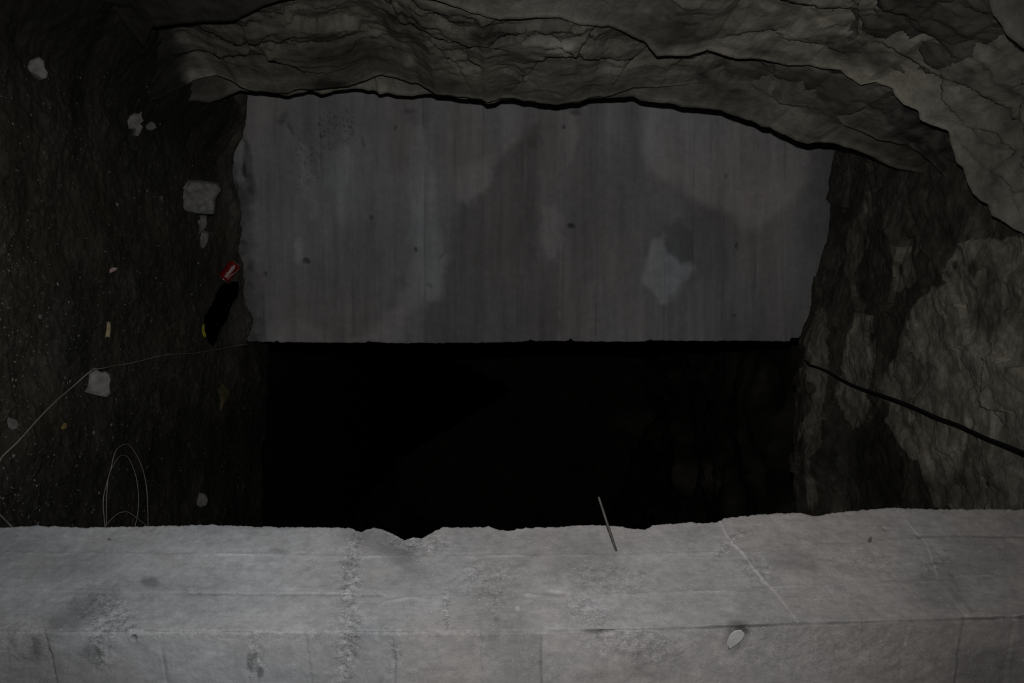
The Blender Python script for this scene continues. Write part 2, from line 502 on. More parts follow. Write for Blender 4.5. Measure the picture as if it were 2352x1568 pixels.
def slab(name, edge, near_y, out, mat, cracks, n=520, m=130, lip=.34, seed=0, parent=None, amp=1.0, jit=1.6,
         tonef=None, bias=.045, sawa=.016):
    e = resample(edge, n, jit, seed)
    E = P(e[:, 0], e[:, 1], e[:, 2])
    rad = np.stack([E[:, 0], 0 * E[:, 0], E[:, 2] - EYE], -1)
    rad[:, 2] = np.where(rad[:, 2] < 0, rad[:, 2] * .15, rad[:, 2])
    rad /= np.linalg.norm(rad, axis=-1, keepdims=True) + 1e-9
    v = np.concatenate([np.linspace(0, .55, int(m * .8))[:-1] ** 1.15, np.linspace(.55 ** 1.15, 1, m - int(m * .8) + 1)])
    dy = (near_y - E[:, 1])[:, None] * v[None, :]
    G = E[:, None, :] + rad[:, None, :] * (out * np.sqrt(v))[None, :, None]
    G[..., 1] += dy
    Nn = -rad[:, None, :] * np.ones((1, len(v), 1))                          # inward
    q = G + .07 * np.stack([fbm(G, 3, 3, seed + 1), fbm(G, 3, 3, seed + 2), fbm(G, 3, 3, seed + 3)], -1)
    f1, b1 = facets(q * np.array([1, 1.6, .8]), 3.0, seed + 11)
    f2, b2 = facets(q * np.array([1, 1.9, .8]) + .5, 8.5, seed + 12)
    aniso = np.array([.75, 2.1, .75])

    def ledges(sc_, lev, sd, sharp):
        h = lev * fbm(G * aniso, sc_, 4, sd, .52)
        fr = h - np.floor(h)
        return (np.floor(h) + sstep(1 - sharp, 1, fr)) / lev + .25 * fr / lev
    D = .055 * fbm(G, 1.5, 4, seed + 4) + .034 * f1 + .010 * f2 + .006 * fbm(G, 14, 4, seed + 5) + .0016 * fbm(G, 60, 3, seed + 6)
    D = D + sawa * 4.2 * ledges(1.3, 5.0, seed + 20, .09) + sawa * 1.9 * ledges(3.6, 3.5, seed + 23, .10) + sawa * .55 * ledges(9.5, 3.0, seed + 26, .12)
    X, Y = pix(G)
    wX, wY = X + 3 * fbm(G, 20, 3, seed + 30), Y + 3 * fbm(G + 9, 20, 3, seed + 31)
    for pts, st, reach in cracks:
        d, sd_ = seg_dist(wX, wY, pts)
        D = D + st * np.where(sd_ < 0, 1, -.5) * np.exp(-d / reach) - .010 * np.exp(-(d / 2.2) ** 2)
    fade = sstep(0, .11, v)[None, :]
    D = D - np.maximum(D - .030, 0) * .65
    D = amp * (D - bias) * (.10 + .90 * fade)
    G = G + Nn * D[..., None]
    # the broken back edge: the slab turns outwards behind its rim
    r1 = G[:, 0] + rad * .012 + np.array([0, .014, 0])
    r2 = G[:, 0] + rad * .06 + np.array([0, .035, 0]) + .02 * fbm(E, 9, 3, seed + 40)[:, None] * rad
    r3 = G[:, 0] + rad * lip + np.array([0, .05, 0])
    Gf = np.concatenate([r3[:, None], r2[:, None], r1[:, None], G], 1)
    X, Y = pix(Gf)
    t = 1.0 + .55 * fbm(Gf, 2.0, 4, seed + 50) + .55 * fbm(Gf * np.array([1, 1.8, 1]), 7, 4, seed + 51) + .35 * fbm(Gf, 30, 4, seed + 52)
    ti = .5 + .9 * fbm(Gf, 1.8, 3, seed + 53) + .7 * ell(X, Y, 1100, 165, 45, 28) + .8 * ell(X, Y, 1320, 70, 10, 8) + .8 * ell(X, Y, 2015, 365, 40, 22)
    if tonef is not None:
        t = tonef(t, X, Y, Gf)
    return grid_obj(name, Gf, mat, parent, {'tone': np.clip(t, .12, 2.6), 'tint': np.clip(ti, 0, 1)})


def ell(X, Y, cx, cy, rx, ry, rot=0.0, soft=.5):
    c, s = math.cos(rot), math.sin(rot)
    a, b = ((X - cx) * c + (Y - cy) * s) / rx, (-(X - cx) * s + (Y - cy) * c) / ry
    return sstep(1 + soft, 1 - soft, np.sqrt(a * a + b * b))


def tone_front(t, X, Y, G):
    n = fbm(G, 14, 4, 301)
    X, Y = X + 22 * n, Y + 16 * fbm(G, 14, 4, 302)
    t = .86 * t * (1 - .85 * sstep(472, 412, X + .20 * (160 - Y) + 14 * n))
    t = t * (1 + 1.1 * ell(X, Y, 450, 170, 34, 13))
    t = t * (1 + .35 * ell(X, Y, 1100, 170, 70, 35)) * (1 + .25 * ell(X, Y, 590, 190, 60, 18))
    t = t * (1 - .6 * ell(X, Y, 1130, 85, 55, 22)) * (1 - .4 * ell(X, Y, 930, 60, 60, 25, .4))  # first spot is a hollow, its shade put into the tone
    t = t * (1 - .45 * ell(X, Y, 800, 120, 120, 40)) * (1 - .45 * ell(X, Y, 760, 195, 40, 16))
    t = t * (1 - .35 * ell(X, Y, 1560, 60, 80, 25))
    jx_, jy_ = X + 8 * fbm(G, 30, 3, 303), Y + 8 * fbm(G, 30, 3, 304)
    t = t * np.where(inpoly(jx_, jy_, [(1843, 160), (1872, 192), (1908, 245), (1990, 254), (2024, 257), (2012, 210), (1975, 195), (1930, 165)]), .48, 1)
    t = t * np.where(inpoly(jx_, jy_, [(2000, 180), (2110, 270), (2180, 300), (2200, 390), (2150, 410), (2090, 335), (2050, 315), (2026, 260)]), .50 * (1 + .9 * fbm(G, 50, 3, 305)), 1)
    t = t * (1 + .45 * ell(X, Y, 1815, 200, 55, 40)) * (1 + .45 * ell(X, Y, 1985, 285, 75, 22, .4)) * (1 + .25 * ell(X, Y, 1600, 185, 120, 30)) * (1 + .25 * ell(X, Y, 1290, 115, 60, 20))
    return t


def tone_rim(t, X, Y, G):
    X, Y = X + 14 * fbm(G, 14, 4, 311), Y + 10 * fbm(G, 14, 4, 312)
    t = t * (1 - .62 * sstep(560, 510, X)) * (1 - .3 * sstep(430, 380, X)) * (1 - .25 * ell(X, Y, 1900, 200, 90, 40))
    t = 1.15 * t * (1 + .3 * ell(X, Y, 1860, 285, 70, 28, .3))
    t = t * (1 - .35 * ell(X, Y, 2100, 350, 50, 40)) * (1 + .25 * ell(X, Y, 1830, 270, 60, 25))
    return t


def tone_near(t, X, Y, G):
    X, Y = X + 16 * fbm(G, 14, 4, 321), Y + 12 * fbm(G, 14, 4, 322)
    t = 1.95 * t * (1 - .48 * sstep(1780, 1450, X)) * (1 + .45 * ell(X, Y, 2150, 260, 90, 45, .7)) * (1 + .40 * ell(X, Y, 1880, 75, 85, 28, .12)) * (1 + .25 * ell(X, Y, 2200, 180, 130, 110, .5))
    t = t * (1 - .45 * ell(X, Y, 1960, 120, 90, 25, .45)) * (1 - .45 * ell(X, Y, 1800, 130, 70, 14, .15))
    t = t * (1 + .3 * ell(X, Y, 2090, 215, 60, 35, .7)) * (1 - .3 * ell(X, Y, 1550, 70, 100, 35))
    return t


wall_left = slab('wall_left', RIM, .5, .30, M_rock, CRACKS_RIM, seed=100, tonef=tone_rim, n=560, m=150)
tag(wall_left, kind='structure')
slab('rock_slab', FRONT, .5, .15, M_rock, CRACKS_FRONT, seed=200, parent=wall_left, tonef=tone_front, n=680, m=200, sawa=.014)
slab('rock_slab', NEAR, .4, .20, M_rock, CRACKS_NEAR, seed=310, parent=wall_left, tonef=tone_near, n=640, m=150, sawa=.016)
slab('rock_slab', CORNER, .2, .16, M_rock, [], seed=400, parent=wall_left, n=260, m=90, lip=.4)
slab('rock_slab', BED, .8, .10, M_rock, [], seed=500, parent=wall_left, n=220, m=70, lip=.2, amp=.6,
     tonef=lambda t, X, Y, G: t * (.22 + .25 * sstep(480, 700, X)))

# ------------------------------------------------------------------ setting: rock roof
xs = np.concatenate([np.linspace(-1.5, -1.05, 14)[:-1], np.linspace(-1.05, .75, 330)[:-1], np.linspace(.75, 2.4, 50)])
ys = np.concatenate([np.linspace(-.6, 2.2, 60)[:-1], np.linspace(2.2, 4.75, 460)])
gx, gy = np.meshgrid(xs, ys, indexing='ij')
gp = np.stack([gx, gy, 3.0 + 0 * gx], -1)
q = gp + .05 * np.stack([fbm(gp, 4, 3, 701), fbm(gp, 4, 3, 702), 0 * gx], -1)
f1, _ = facets(q * np.array([1, .8, 1]), 4, 711)
f2, _ = facets(q * np.array([1, .8, 1]), 11, 712)
f3, _ = facets(q, 30, 713)
z = 3.05 - .07 * sstep(-.25, .05, gx) * sstep(3.9, 4.3, gy) - .05 * sstep(.3, .6, gx) * sstep(3.6, 4.2, gy)
z = z - .25 * sstep(3.0, 1.2, gy) * 0
ph = (gy + .55 * gx + .25 * fbm(gp, 1.5, 4, 720) + .03 * fbm(gp, 12, 3, 721)) / .23
z = z + .055 * fbm(gp, 1.5, 5, 703) + .022 * f1 + .008 * f2 + .010 * fbm(gp, 9, 4, 705) + .005 * fbm(gp, 24, 4, 704)
z = z - .006 * (ph - np.floor(ph)) * np.clip(.4 + 1.4 * fbm(gp, 1.8, 3, 722), 0, 1)
edge_y = 4.42 + .05 * fbm(gp, 4, 4, 730) - .10 * sstep(.35, .7, gx)
z = np.where((gx > -.05) | True, z + .95 * sstep(edge_y, edge_y + .07, gy) * sstep(-.02, .03, gx), z)
G = np.stack([gx, gy, z], -1)
X, Y = pix(G)
wx, wy = X + 26 * fbm(gp, 8, 5, 740), Y + 22 * fbm(gp, 8, 5, 741)
pale = np.zeros(X.shape)
pale = np.maximum(pale, inpoly(wx, wy, [(2150, 650), (2200, 560), (2260, 545), (2500, 560), (2900, 900), (2900, 1400), (2300, 1250), (2150, 1150),
                                        (2090, 1050), (2030, 960), (2055, 860), (2070, 770), (2105, 700)]) * 1.0)
pale = np.maximum(pale, inpoly(wx, wy, [(1945, 640), (1950, 560), (1985, 440), (1998, 440), (1992, 560), (1960, 625), (1985, 690), (1965, 720)]) * .55)
pale = np.maximum(pale, inpoly(wx, wy, [(2040, 560), (2085, 560), (2095, 650), (2050, 665)]) * .65)
pale = np.maximum(pale, inpoly(wx, wy, [(1860, 740), (1880, 700), (1905, 760), (1890, 900), (1870, 1060), (1880, 1150), (1850, 1170), (1850, 1090), (1830, 980), (1860, 930)]) * .7)
pale = np.maximum(pale, inpoly(wx, wy, [(1960, 720), (2010, 720), (2005, 830), (1985, 960), (1955, 990), (1935, 930), (1935, 810)]) * .85)
pale = np.maximum(pale, ell(wx, wy, 2045, 890, 34, 26) * .8)
pale = np.where(X < 1780, .3, pale)
t = (.46 + 1.05 * pale) * (1 + .45 * fbm(gp, 5, 4, 750) + .45 * fbm(gp * np.array([1, .6, 1]), 20, 4, 751) + .2 * fbm(gp, 60, 3, 752))
t = t * (1 - .55 * ell(wx, wy, 2020, 1080, 60, 140)) * (1 - .4 * ell(wx, wy, 2250, 730, 40, 30)) * (1 - .45 * ell(wx, wy, 2200, 1120, 90, 50))
for cx, cy, rx, ry in ((2176, 630, 8, 10), (2195, 608, 7, 10), (2235, 615, 10, 22), (2165, 650, 8, 7), (2070, 618, 6, 12)):
    t = t * (1 - .7 * ell(X + 4 * fbm(gp, 40, 2, 8), Y, cx, cy, rx, ry))
ceiling = grid_obj('ceiling', G, M_ceil, attrs={'tone': np.clip(t, .12, 2.4), 'tint': np.clip(.5 + .9 * fbm(gp, 2, 3, 760), 0, 1)})
tag(ceiling, kind='structure')

# ------------------------------------------------------------------ setting: far concrete wall beside the doorway
EDGE_B = [(300, 784), (580, 784), (630, 786), (637, 782), (642, 786), (760, 787), (840, 787), (846, 784), (900, 788), (1000, 788),
          (1100, 787), (1214, 784), (1218, 779), (1223, 783), (1306, 783), (1310, 776), (1316, 783), (1400, 785), (1480, 784),
          (1490, 781), (1560, 783), (1700, 783), (1814, 784), (1817, 776), (1860, 774), (2120, 774)]
Xc = np.concatenate([np.linspace(440, 2000, 520)])
ed = np.interp(Xc, [p[0] for p in EDGE_B], [p[1] for p in EDGE_B])
ed = ed + 1.6 * fbm(np.stack([Xc / 9, 0 * Xc, 0 * Xc], -1), 1, 4, 9)
vr = np.linspace(0, 1, 260)
XX = np.repeat(Xc[:, None], 260, 1)
YY = 60 + (ed[:, None] - 60) * vr[None, :]
dep = back_y((YY - 784) / F)
G = P(XX, YY, dep)
nb = np.array([.32, -.947, 0])
pw = np.stack([XX, YY, 0 * XX], -1)


def F2(sx, sy, o, sd):
    return fbm(np.stack([XX / sx, YY / sy, 0 * XX + sd], -1), 1.0, o, sd)


wx = XX + 16 * F2(60, 60, 4, 1)
wy = YY + 22 * F2(60, 80, 4, 2)
SEAMS = [600, 668, 742, 808, 868, 975, 1046, 1112, 1200, 1294, 1372, 1448, 1530, 1592, 1664, 1738, 1800]
tone = np.ones(XX.shape)
rng = random.Random(4)
D = np.zeros(XX.shape)
for a, b in zip([380] + SEAMS, SEAMS + [2100]):
    xa = XX + .03 * (YY - 500) * (XX - 1176) / 600 + 2.0 * F2(900, 60, 2, 5)
    inb = (xa >= a) & (xa < b)
    tone = np.where(inb, tone * rng.uniform(.94, 1.06), tone)
    D = np.where(inb, D + rng.uniform(-.0012, .0012), D)
    on = np.clip(.15 + 1.3 * F2(200, 120, 3, a), 0, 1)
    g = np.exp(-((xa - b) / 1.6) ** 2) * on
    tone = tone * (1 - .40 * g)
    D = D - .004 * g
streak = F2(14, 260, 4, 21)
tone = tone * (1 + .17 * streak + .13 * F2(38, 420, 3, 22) + .12 * F2(120, 110, 4, 23) + .09 * F2(6, 60, 3, 25) + .07 * F2(7, 9, 3, 24))
def psoft(poly, soft):
    d, _ = seg_dist(wx2, wy2, poly + poly[:1])
    return sstep(-soft, soft, np.where(inpoly(wx2, wy2, poly), d, -d))


wx2 = XX + 9 * F2(28, 28, 4, 1) + 3 * F2(6, 9, 3, 3)
wy2 = YY + 12 * F2(24, 34, 4, 2) + 5 * F2(5, 14, 3, 4)
for poly, soft, am in [
    ([(1476, 150), (1476, 250), (1473, 353), (1499, 407), (1565, 426), (1599, 453), (1630, 476), (1683, 491), (1706, 525), (1744, 525), (1783, 491), (1821, 460), (1859, 414), (1865, 353), (1850, 250), (1850, 150)], 14, .26),
    ([(1496, 552), (1522, 544), (1530, 579), (1561, 606), (1588, 613), (1584, 640), (1561, 659), (1545, 682), (1530, 701), (1511, 701), (1503, 663), (1484, 659), (1477, 640), (1490, 598)], 8, .52),
    ([(1530, 520), (1560, 505), (1592, 540), (1590, 600), (1560, 602), (1532, 570)], 9, -.20),
    ([(1555, 440), (1600, 470), (1690, 500), (1705, 560), (1680, 640), (1600, 640), (1590, 520)], 22, -.14),
    ([(1042, 544), (1038, 506), (1053, 472), (1103, 449), (1122, 430), (1134, 384), (1153, 357), (1180, 334), (1195, 319), (1237, 307), (1241, 326), (1237, 391), (1241, 430), (1233, 468), (1245, 506), (1241, 583), (1275, 602),
      (1287, 621), (1283, 800), (973, 800), (973, 686), (1015, 678), (1027, 602)], 12, -.20),
    ([(1298, 255), (1320, 265), (1326, 320), (1318, 360), (1300, 380)], 6, .26), ([(1378, 225), (1428, 225), (1424, 300), (1385, 320)], 12, .14),
    ([(1338, 650), (1392, 640), (1386, 790), (1333, 790)], 16, .13), ([(1250, 470), (1285, 470), (1295, 560), (1260, 600), (1240, 540)], 12, .22),
    ([(945, 290), (985, 285), (1000, 420), (1002, 520), (1026, 590), (1026, 678), (972, 690), (940, 720), (925, 790), (800, 790), (880, 740), (935, 660), (950, 560), (940, 430)], 13, .24),
    ([(1050, 390), (1130, 350), (1120, 430), (1075, 470), (1050, 460)], 12, .16), ([(685, 330), (705, 335), (722, 420), (735, 500), (715, 500), (695, 430)], 7, .20),
    ([(755, 350), (800, 330), (820, 370), (790, 440), (790, 520), (770, 500)], 10, .18), ([(676, 560), (694, 530), (692, 600), (680, 610)], 5, .22), ([(600, 745), (700, 735), (760, 780), (700, 800), (590, 800)], 16, .14),
    ([(720, 620), (790, 500), (850, 520), (900, 700), (830, 790), (800, 700)], 30, -.06), ([(1140, 235), (1200, 235), (1190, 330), (1150, 360)], 16, .14), ([(1195, 300), (1240, 280), (1240, 340), (1210, 350)], 10, -.20),
    ([(1405, 250), (1470, 235), (1475, 400), (1440, 560), (1400, 500)], 18, -.10), ([(1860, 250), (1925, 250), (1925, 560), (1880, 620), (1850, 560)], 16, -.20), ([(640, 230), (860, 215), (900, 290), (700, 330)], 24, -.10),
    ([(520, 230), (548, 230), (560, 330), (560, 420), (520, 420)], 7, .34), ([(555, 300), (572, 330), (585, 420), (578, 450), (560, 400)], 5, -.35), ([(535, 430), (590, 425), (590, 470), (540, 480)], 9, -.25)]:
    tone = tone * (1 + 1.25 * am * psoft(poly, soft))
tone = tone * 1.0
jx, jy = XX + 3 * F2(9, 9, 3, 31), YY + 3 * F2(9, 9, 3, 32)
for cx, cy, rx, ry, ro, am in [(650, 272, 9, 16, .5, -.35), (668, 296, 5, 17, -.4, -.35), (702, 600, 8, 6, .4, -.6), (608, 630, 3, 5, 0, -.5), (1312, 518, 8, 5, 0, -.7),
                               (1693, 566, 3, 8, .2, -.6), (955, 574, 3, 5, 0, -.6), (1296, 293, 3, 5, 0, -.6), (908, 295, 2.5, 6, .2, -.5), (940, 255, 14, 6, 0, -.3),
                               (1322, 258, 12, 6, 0, -.35), (853, 501, 4, 5, 0, -.5), (833, 325, 4, 14, -.3, -.3), (1016, 585, 2, 13, .6, -.4), (985, 655, 8, 5, .3, -.3),
                               (1685, 724, 5, 3, 0, -.4), (1669, 405, 3, 6, .2, -.45), (1283, 722, 5, 10, -.2, .25), (560, 395, 3, 34, -.1, -.45), (543, 430, 3, 40, -.1, -.4),
                               (572, 375, 6, 22, -.1, .3), (586, 425, 6, 20, -.1, .3), (525, 335, 4, 14, 0, -.6)]:
    mk = ell(jx, jy, cx, cy, rx, ry, ro, .4)
    tone = tone * (1 + am * mk)
    if am < -.4:
        D = D - .012 * mk
pit = sstep(.30, .5, F2(4.2, 5.5, 2, 61)) * np.maximum(ell(wx, wy, 765, 292, 60, 42), .7 * ell(wx, wy, 700, 375, 40, 60))
tone = tone * (1 - .5 * pit)
D = D - .004 * pit + .0012 * F2(8, 8, 4, 62)
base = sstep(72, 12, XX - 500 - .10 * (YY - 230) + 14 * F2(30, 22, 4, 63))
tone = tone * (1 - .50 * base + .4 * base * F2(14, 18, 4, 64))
D = D + .02 * base * F2(25, 25, 4, 65)
tint = .50 + .45 * F2(160, 260, 3, 66) - .35 * ell(wx, wy, 985, 500, 45, 260) - .4 * ell(wx, wy, 1535, 620, 60, 80) - .25 * ell(wx, wy, 760, 380, 130, 140) + .25 * ell(wx, wy, 1700, 380, 180, 130) + .3 * ell(wx, wy, 1060, 330, 50, 100)
G = G + nb * D[..., None]
side = [G[:, -1] - nb * dd + np.array([-.006 * k - .01 * dd, 0, 0]) for k, dd in enumerate((.006, .03, .10, .28))]
Gf = np.concatenate([G] + [s[:, None] for s in side], 1)
ext = lambda a: np.concatenate([a, np.repeat(a[:, -1:], 4, 1)], 1)
wkill = (XX < 547) & (YY > 628) & (YY < 812)                        # wall foot cut away so no lit concrete shows in the burrow
wkill = np.concatenate([wkill, np.repeat(wkill[:, -1:], 4, 1)], 1)[:-1, :-1]
wall_back = grid_obj('wall_center', Gf, M_concrete, kill=wkill, attrs={'tone': np.clip(ext(tone), .15, 2), 'tint': np.clip(ext(tint), 0, 1)})
tag(wall_back, kind='structure')

# ------------------------------------------------------------------ setting: near concrete pillar (jamb and front face)
EDGE_N = [(-500, 1214), (0, 1211), (60, 1208), (143, 1207), (187, 1211), (245, 1209), (394, 1206), (486, 1205), (520, 1208), (800, 1212), (828, 1221), (838, 1217), (858, 1211), (875, 1214),
          (896, 1224), (916, 1231), (928, 1240), (950, 1234), (974, 1233), (994, 1222), (1018, 1211), (1086, 1212), (1124, 1209), (1147, 1217), (1171, 1218), (1188, 1213), (1270, 1208),
          (1358, 1206), (1426, 1207), (1460, 1214), (1487, 1214), (1501, 1204), (1580, 1202), (1650, 1200), (1664, 1191), (1756, 1181), (1831, 1177), (1875, 1184), (1926, 1174),
          (1994, 1169), (2045, 1164), (2096, 1167), (2198, 1169), (2266, 1169), (2352, 1171), (3200, 1180)]
CORN = [(-500, 1456), (0, 1449), (300, 1450), (800, 1450), (1200, 1450), (1400, 1445), (1552, 1443), (1850, 1432), (2220, 1421), (2352, 1416), (3200, 1390)]
Xc = np.concatenate([np.linspace(-420, -30, 30)[:-1], np.linspace(-30, 2382, 800)[:-1], np.linspace(2382, 3050, 40)])
n = len(Xc)
q1 = np.stack([Xc / 10, 0 * Xc, 0 * Xc], -1)
ue = np.interp(Xc, *zip(*EDGE_N)) + 2.4 * fbm(q1, 1, 5, 3, .65) + 2.0 * fbm(q1 * 2.3, 1, 3, 13, .7)
uc = np.interp(Xc, *zip(*CORN)) + 2.0 * fbm(q1 * .5, 1, 4, 4)
CD = 1.55
DA = np.array([-.1415, .25])
DA = DA / np.linalg.norm(DA)
DB = np.array([.944, .33])
va = np.linspace(0, 1, 92)
ub = np.concatenate([np.linspace(0, 150, 48)[1:], [175, 215, 280, 380, 520]])
YY = np.concatenate([ue[:, None] + (uc - ue)[:, None] * va[None, :], uc[:, None] + ub[None, :]], 1)
XX = np.repeat(Xc[:, None], YY.shape[1], 1)
isB = np.arange(YY.shape[1]) >= 92
Cx, Cy = (CD * (uc - 784) / F)[:, None], CD
K = (YY - 784) / F
Dx = np.where(isB, DB[0], DA[0])[None, :]
Dy = np.where(isB, DB[1], DA[1])[None, :]
T = (K * Cy - Cx) / (Dx - K * Dy)
dep = Cy + T * Dy
dep[:, 91] = CD
G = P(XX, YY, dep)
isBm = np.broadcast_to(isB[None, :], XX.shape)
nA = np.array([-DA[1], DA[0], 0])
nA = nA if nA[1] < 0 else -nA
nB = np.array([DB[1], -DB[0], 0])
NN = np.where(isBm[..., None], nB, nA)
mid = 91
NN[:, mid] = (nA + nB) / np.linalg.norm(nA + nB)
W3 = G.copy()
tone = 1.0 + .10 * fbm(W3, 5, 4, 901) + .07 * fbm(W3 * np.array([1, 1, .35]), 26, 4, 902) * ~isBm + .07 * fbm(W3 * np.array([.3, .3, 1]), 26, 4, 903) * isBm
D = .0035 * fbm(W3, 6, 4, 904) + .0012 * fbm(W3, 60, 4, 905)
rng = random.Random(8)
wXX, wYY = XX + 5 * F2(30, 30, 3, 41), YY + 3.0 * F2(60, 30, 3, 42)


def seam(pts, up=True, w_=2.0, dk=.30, ridge=0.0, step=.0):
    """a joint left by the form boards: a crack (dk) or a raised fin (ridge)"""
    global tone, D
    dd, s = seg_dist(wXX * .4 + XX * .6, wYY * .25 + YY * .75, pts)
    on = np.clip(.55 + .9 * F2(90, 90, 3, int(pts[0][0]) % 997 + 7), 0, 1)
    g = np.exp(-(dd / w_) ** 2) * on
    tone = tone * (1 - 1.15 * dk * g)
    D = D + (-.0025 * (ridge == 0) + ridge * .4) * g + .35 * step * np.where(s > 0, 1, -1) * np.exp(-dd / 34)
    if ridge:
        tone = tone * (1 + .55 * g)


A_ = ~isBm
seam([(0, 1266), (50, 1268), (300, 1271), (600, 1274), (800, 1278), (1000, 1277), (1420, 1273), (1700, 1266)], ridge=.004, dk=0, step=.0020, w_=2.3)
seam([(-60, 1357), (0, 1357), (240, 1362), (500, 1364), (700, 1366), (880, 1367)], dk=.36, step=-.002, w_=1.7)
seam([(880, 1382), (960, 1370), (1040, 1367), (1210, 1366), (1280, 1371), (1400, 1363), (1700, 1355)], ridge=.003, dk=0, step=.0015, w_=1.8)
seam([(1210, 1367), (1245, 1370), (1285, 1372)], ridge=.006, dk=0, w_=4)
seam([(1740, 1258), (1830, 1253), (1900, 1249), (2000, 1243), (2090, 1236)], ridge=.0025, dk=.1, step=.0018, w_=1.8)
seam([(2110, 1231), (2200, 1231), (2352, 1233)], dk=.45, step=.002)
seam([(1770, 1347), (1900, 1341), (2000, 1337), (2150, 1333)], ridge=.003, dk=0, step=.0018, w_=1.8)
seam([(2195, 1320), (2270, 1320), (2352, 1321)], ridge=.0015, dk=.1, step=.0012, w_=1.6)
seam([(1650, 1195), (1668, 1228), (1700, 1265), (1735, 1310), (1795, 1376), (1815, 1405), (1835, 1432)], ridge=.002, dk=0, step=0, w_=2.4)
seam([(2060, 1170), (2105, 1222), (2130, 1250), (2158, 1335), (2200, 1395), (2228, 1421)], ridge=.0015, dk=0, step=0, w_=1.7)
seam([(2110, 1230), (2150, 1262), (2178, 1300), (2205, 1355), (2232, 1400)], dk=.30, step=0, w_=5)
for pts, dk in [([(108, 1465), (120, 1510), (131, 1568), (140, 1640)], .35), ([(366, 1455), (376, 1510), (385, 1568), (392, 1640)], .40),
                ([(574, 1462), (584, 1500), (594, 1568), (600, 1640)], .30), ([(705, 1465), (712, 1510), (718, 1568), (722, 1640)], .30),
                ([(905, 1470), (908, 1568), (910, 1640)], .22), ([(1104, 1452), (1105, 1510), (1107, 1568), (1108, 1640)], .12),
                ([(1242, 1452), (1242, 1510), (1243, 1568), (1243, 1640)], .38), ([(1540, 1446), (1536, 1510), (1532, 1640)], .18),
                ([(1803, 1445), (1792, 1500), (1786, 1640)], .15), ([(2085, 1430), (2072, 1510), (2060, 1640)], .2), ([(2212, 1425), (2200, 1500), (2188, 1640)], .2), ([(2335, 1420), (2316, 1500), (2296, 1640)], .25)]:
    seam(pts, dk=dk, step=rng.choice((-.003, .003)), w_=2.4)
seam([(x, u + 3) for x, u in CORN[1:5]], ridge=.0, dk=.10, w_=3)
seam([(x, u) for x, u in CORN[3:-1]], dk=.42, w_=2.6)
seam([(0, 1447), (150, 1449), (290, 1447)], dk=.35, w_=3.5)
seam([(330, 1447), (450, 1449), (580, 1449)], dk=.35, w_=2.2)
# exposed aggregate, stains, and a gap and hole whose shade is put into tone
RO = [(805, 1330, 22, 110, .1, 1.0), (800, 1480, 26, 90, .12, 1.0), (250, 1415, 60, 50, .5, .9), (230, 1490, 32, 60, -.2, .8), (960, 1245, 80, 24, .1, .8), (1350, 1400, 50, 30, .4, .7),
      (1400, 1330, 90, 40, .1, .45), (1115, 1330, 70, 40, 0, .5), (1026, 1400, 10, 50, 0, .9), (1140, 1400, 8, 45, 0, .8), (1745, 1310, 40, 30, .6, .6), (905, 1500, 10, 50, .1, .8), (585, 1515, 14, 45, .1, .8),
      (1460, 1480, 110, 40, .1, .6), (1680, 1250, 14, 45, .8, .8), (2150, 1290, 16, 40, .9, .8), (1990, 1290, 90, 30, .1, .3), (1900, 1490, 250, 60, 0, .25), (700, 1455, 400, 12, 0, .4), (60, 1470, 60, 50, 0, .4)]
rough = np.zeros(XX.shape)
for cx, cy, rx, ry, ro, am in RO:
    rough = np.maximum(rough, am * ell(wXX + 8 * F2(20, 20, 3, 43), wYY + 8 * F2(20, 20, 3, 44), cx, cy, rx, ry, ro, .5))
agg, agb = facets(W3, 95, 920)
D = D + rough * (.0012 * agg + .003 * fbm(W3, 55, 4, 921) - .0012)
tone = tone * (1 + rough * (.10 * agg + .12 * fbm(W3, 60, 3, 922)))
tone = tone * (1 + .09 * F2(70, 2.6, 3, 46) * ~isBm + .10 * F2(22, 12, 4, 48) + .07 * F2(5, 4, 2, 49) + .05 * F2(3.0, 60, 3, 47) * isBm)
SN = [(1690, 1464, 26, 34, .45, -.26), (1706, 1448, 16, 10, .4, -.3), (345, 1338, 22, 13, .1, -.28), (150, 1300, 120, 26, -.15, -.14), (190, 1400, 90, 32, -.5, -.26), (60, 1255, 90, 30, 0, -.10), (870, 1245, 90, 26, .25, -.20), (930, 1290, 60, 24, .5, -.18),
      (800, 1293, 26, 10, 0, -.20), (1130, 1370, 60, 30, 0, -.06), (1350, 1300, 90, 50, 0, -.10), (1830, 1290, 60, 26, .2, -.14), (2250, 1280, 80, 50, .1, -.14), (2150, 1350, 60, 60, .6, -.16),
      (1500, 1520, 60, 40, 0, -.16), (2270, 1540, 90, 50, 0, -.18), (1990, 1500, 60, 34, 0, .10), (1690, 1440, 30, 14, 0, -.25), (1395, 1450, 16, 6, 0, -.65), (1375, 1449, 30, 6, 0, -.35), (307, 1465, 6, 6, 0, -.85),
      (215, 1500, 30, 16, .3, -.25), (85, 1490, 14, 30, 0, -.30), (575, 1520, 9, 20, 0, -.35), (597, 1545, 8, 12, 0, -.35), (1118, 1458, 26, 14, 0, -.14), (1280, 1360, 25, 4, .05, .25), (480, 1210, 60, 10, 0, -.1), (1176, 1480, 60, 90, 0, -.12),
      (620, 1212, 70, 6, 0, -.12), (150, 1560, 150, 60, 0, -.14), (2000, 1238, 4, 9, .5, -.5), (2032, 1213, 4, 2, 0, -.6), (2329, 1418, 4, 5, .2, -.6), (640, 1264, 20, 6, 0, -.2), (250, 1238, 5, 3, 0, -.4),
      (450, 1290, 250, 40, 0, .06), (950, 1400, 140, 50, 0, .10), (1000, 1500, 160, 60, 0, .08), (1660, 1320, 60, 60, 0, .03), (1450, 1240, 160, 30, 0, -.08), (1760, 1220, 90, 26, -.1, .06)]
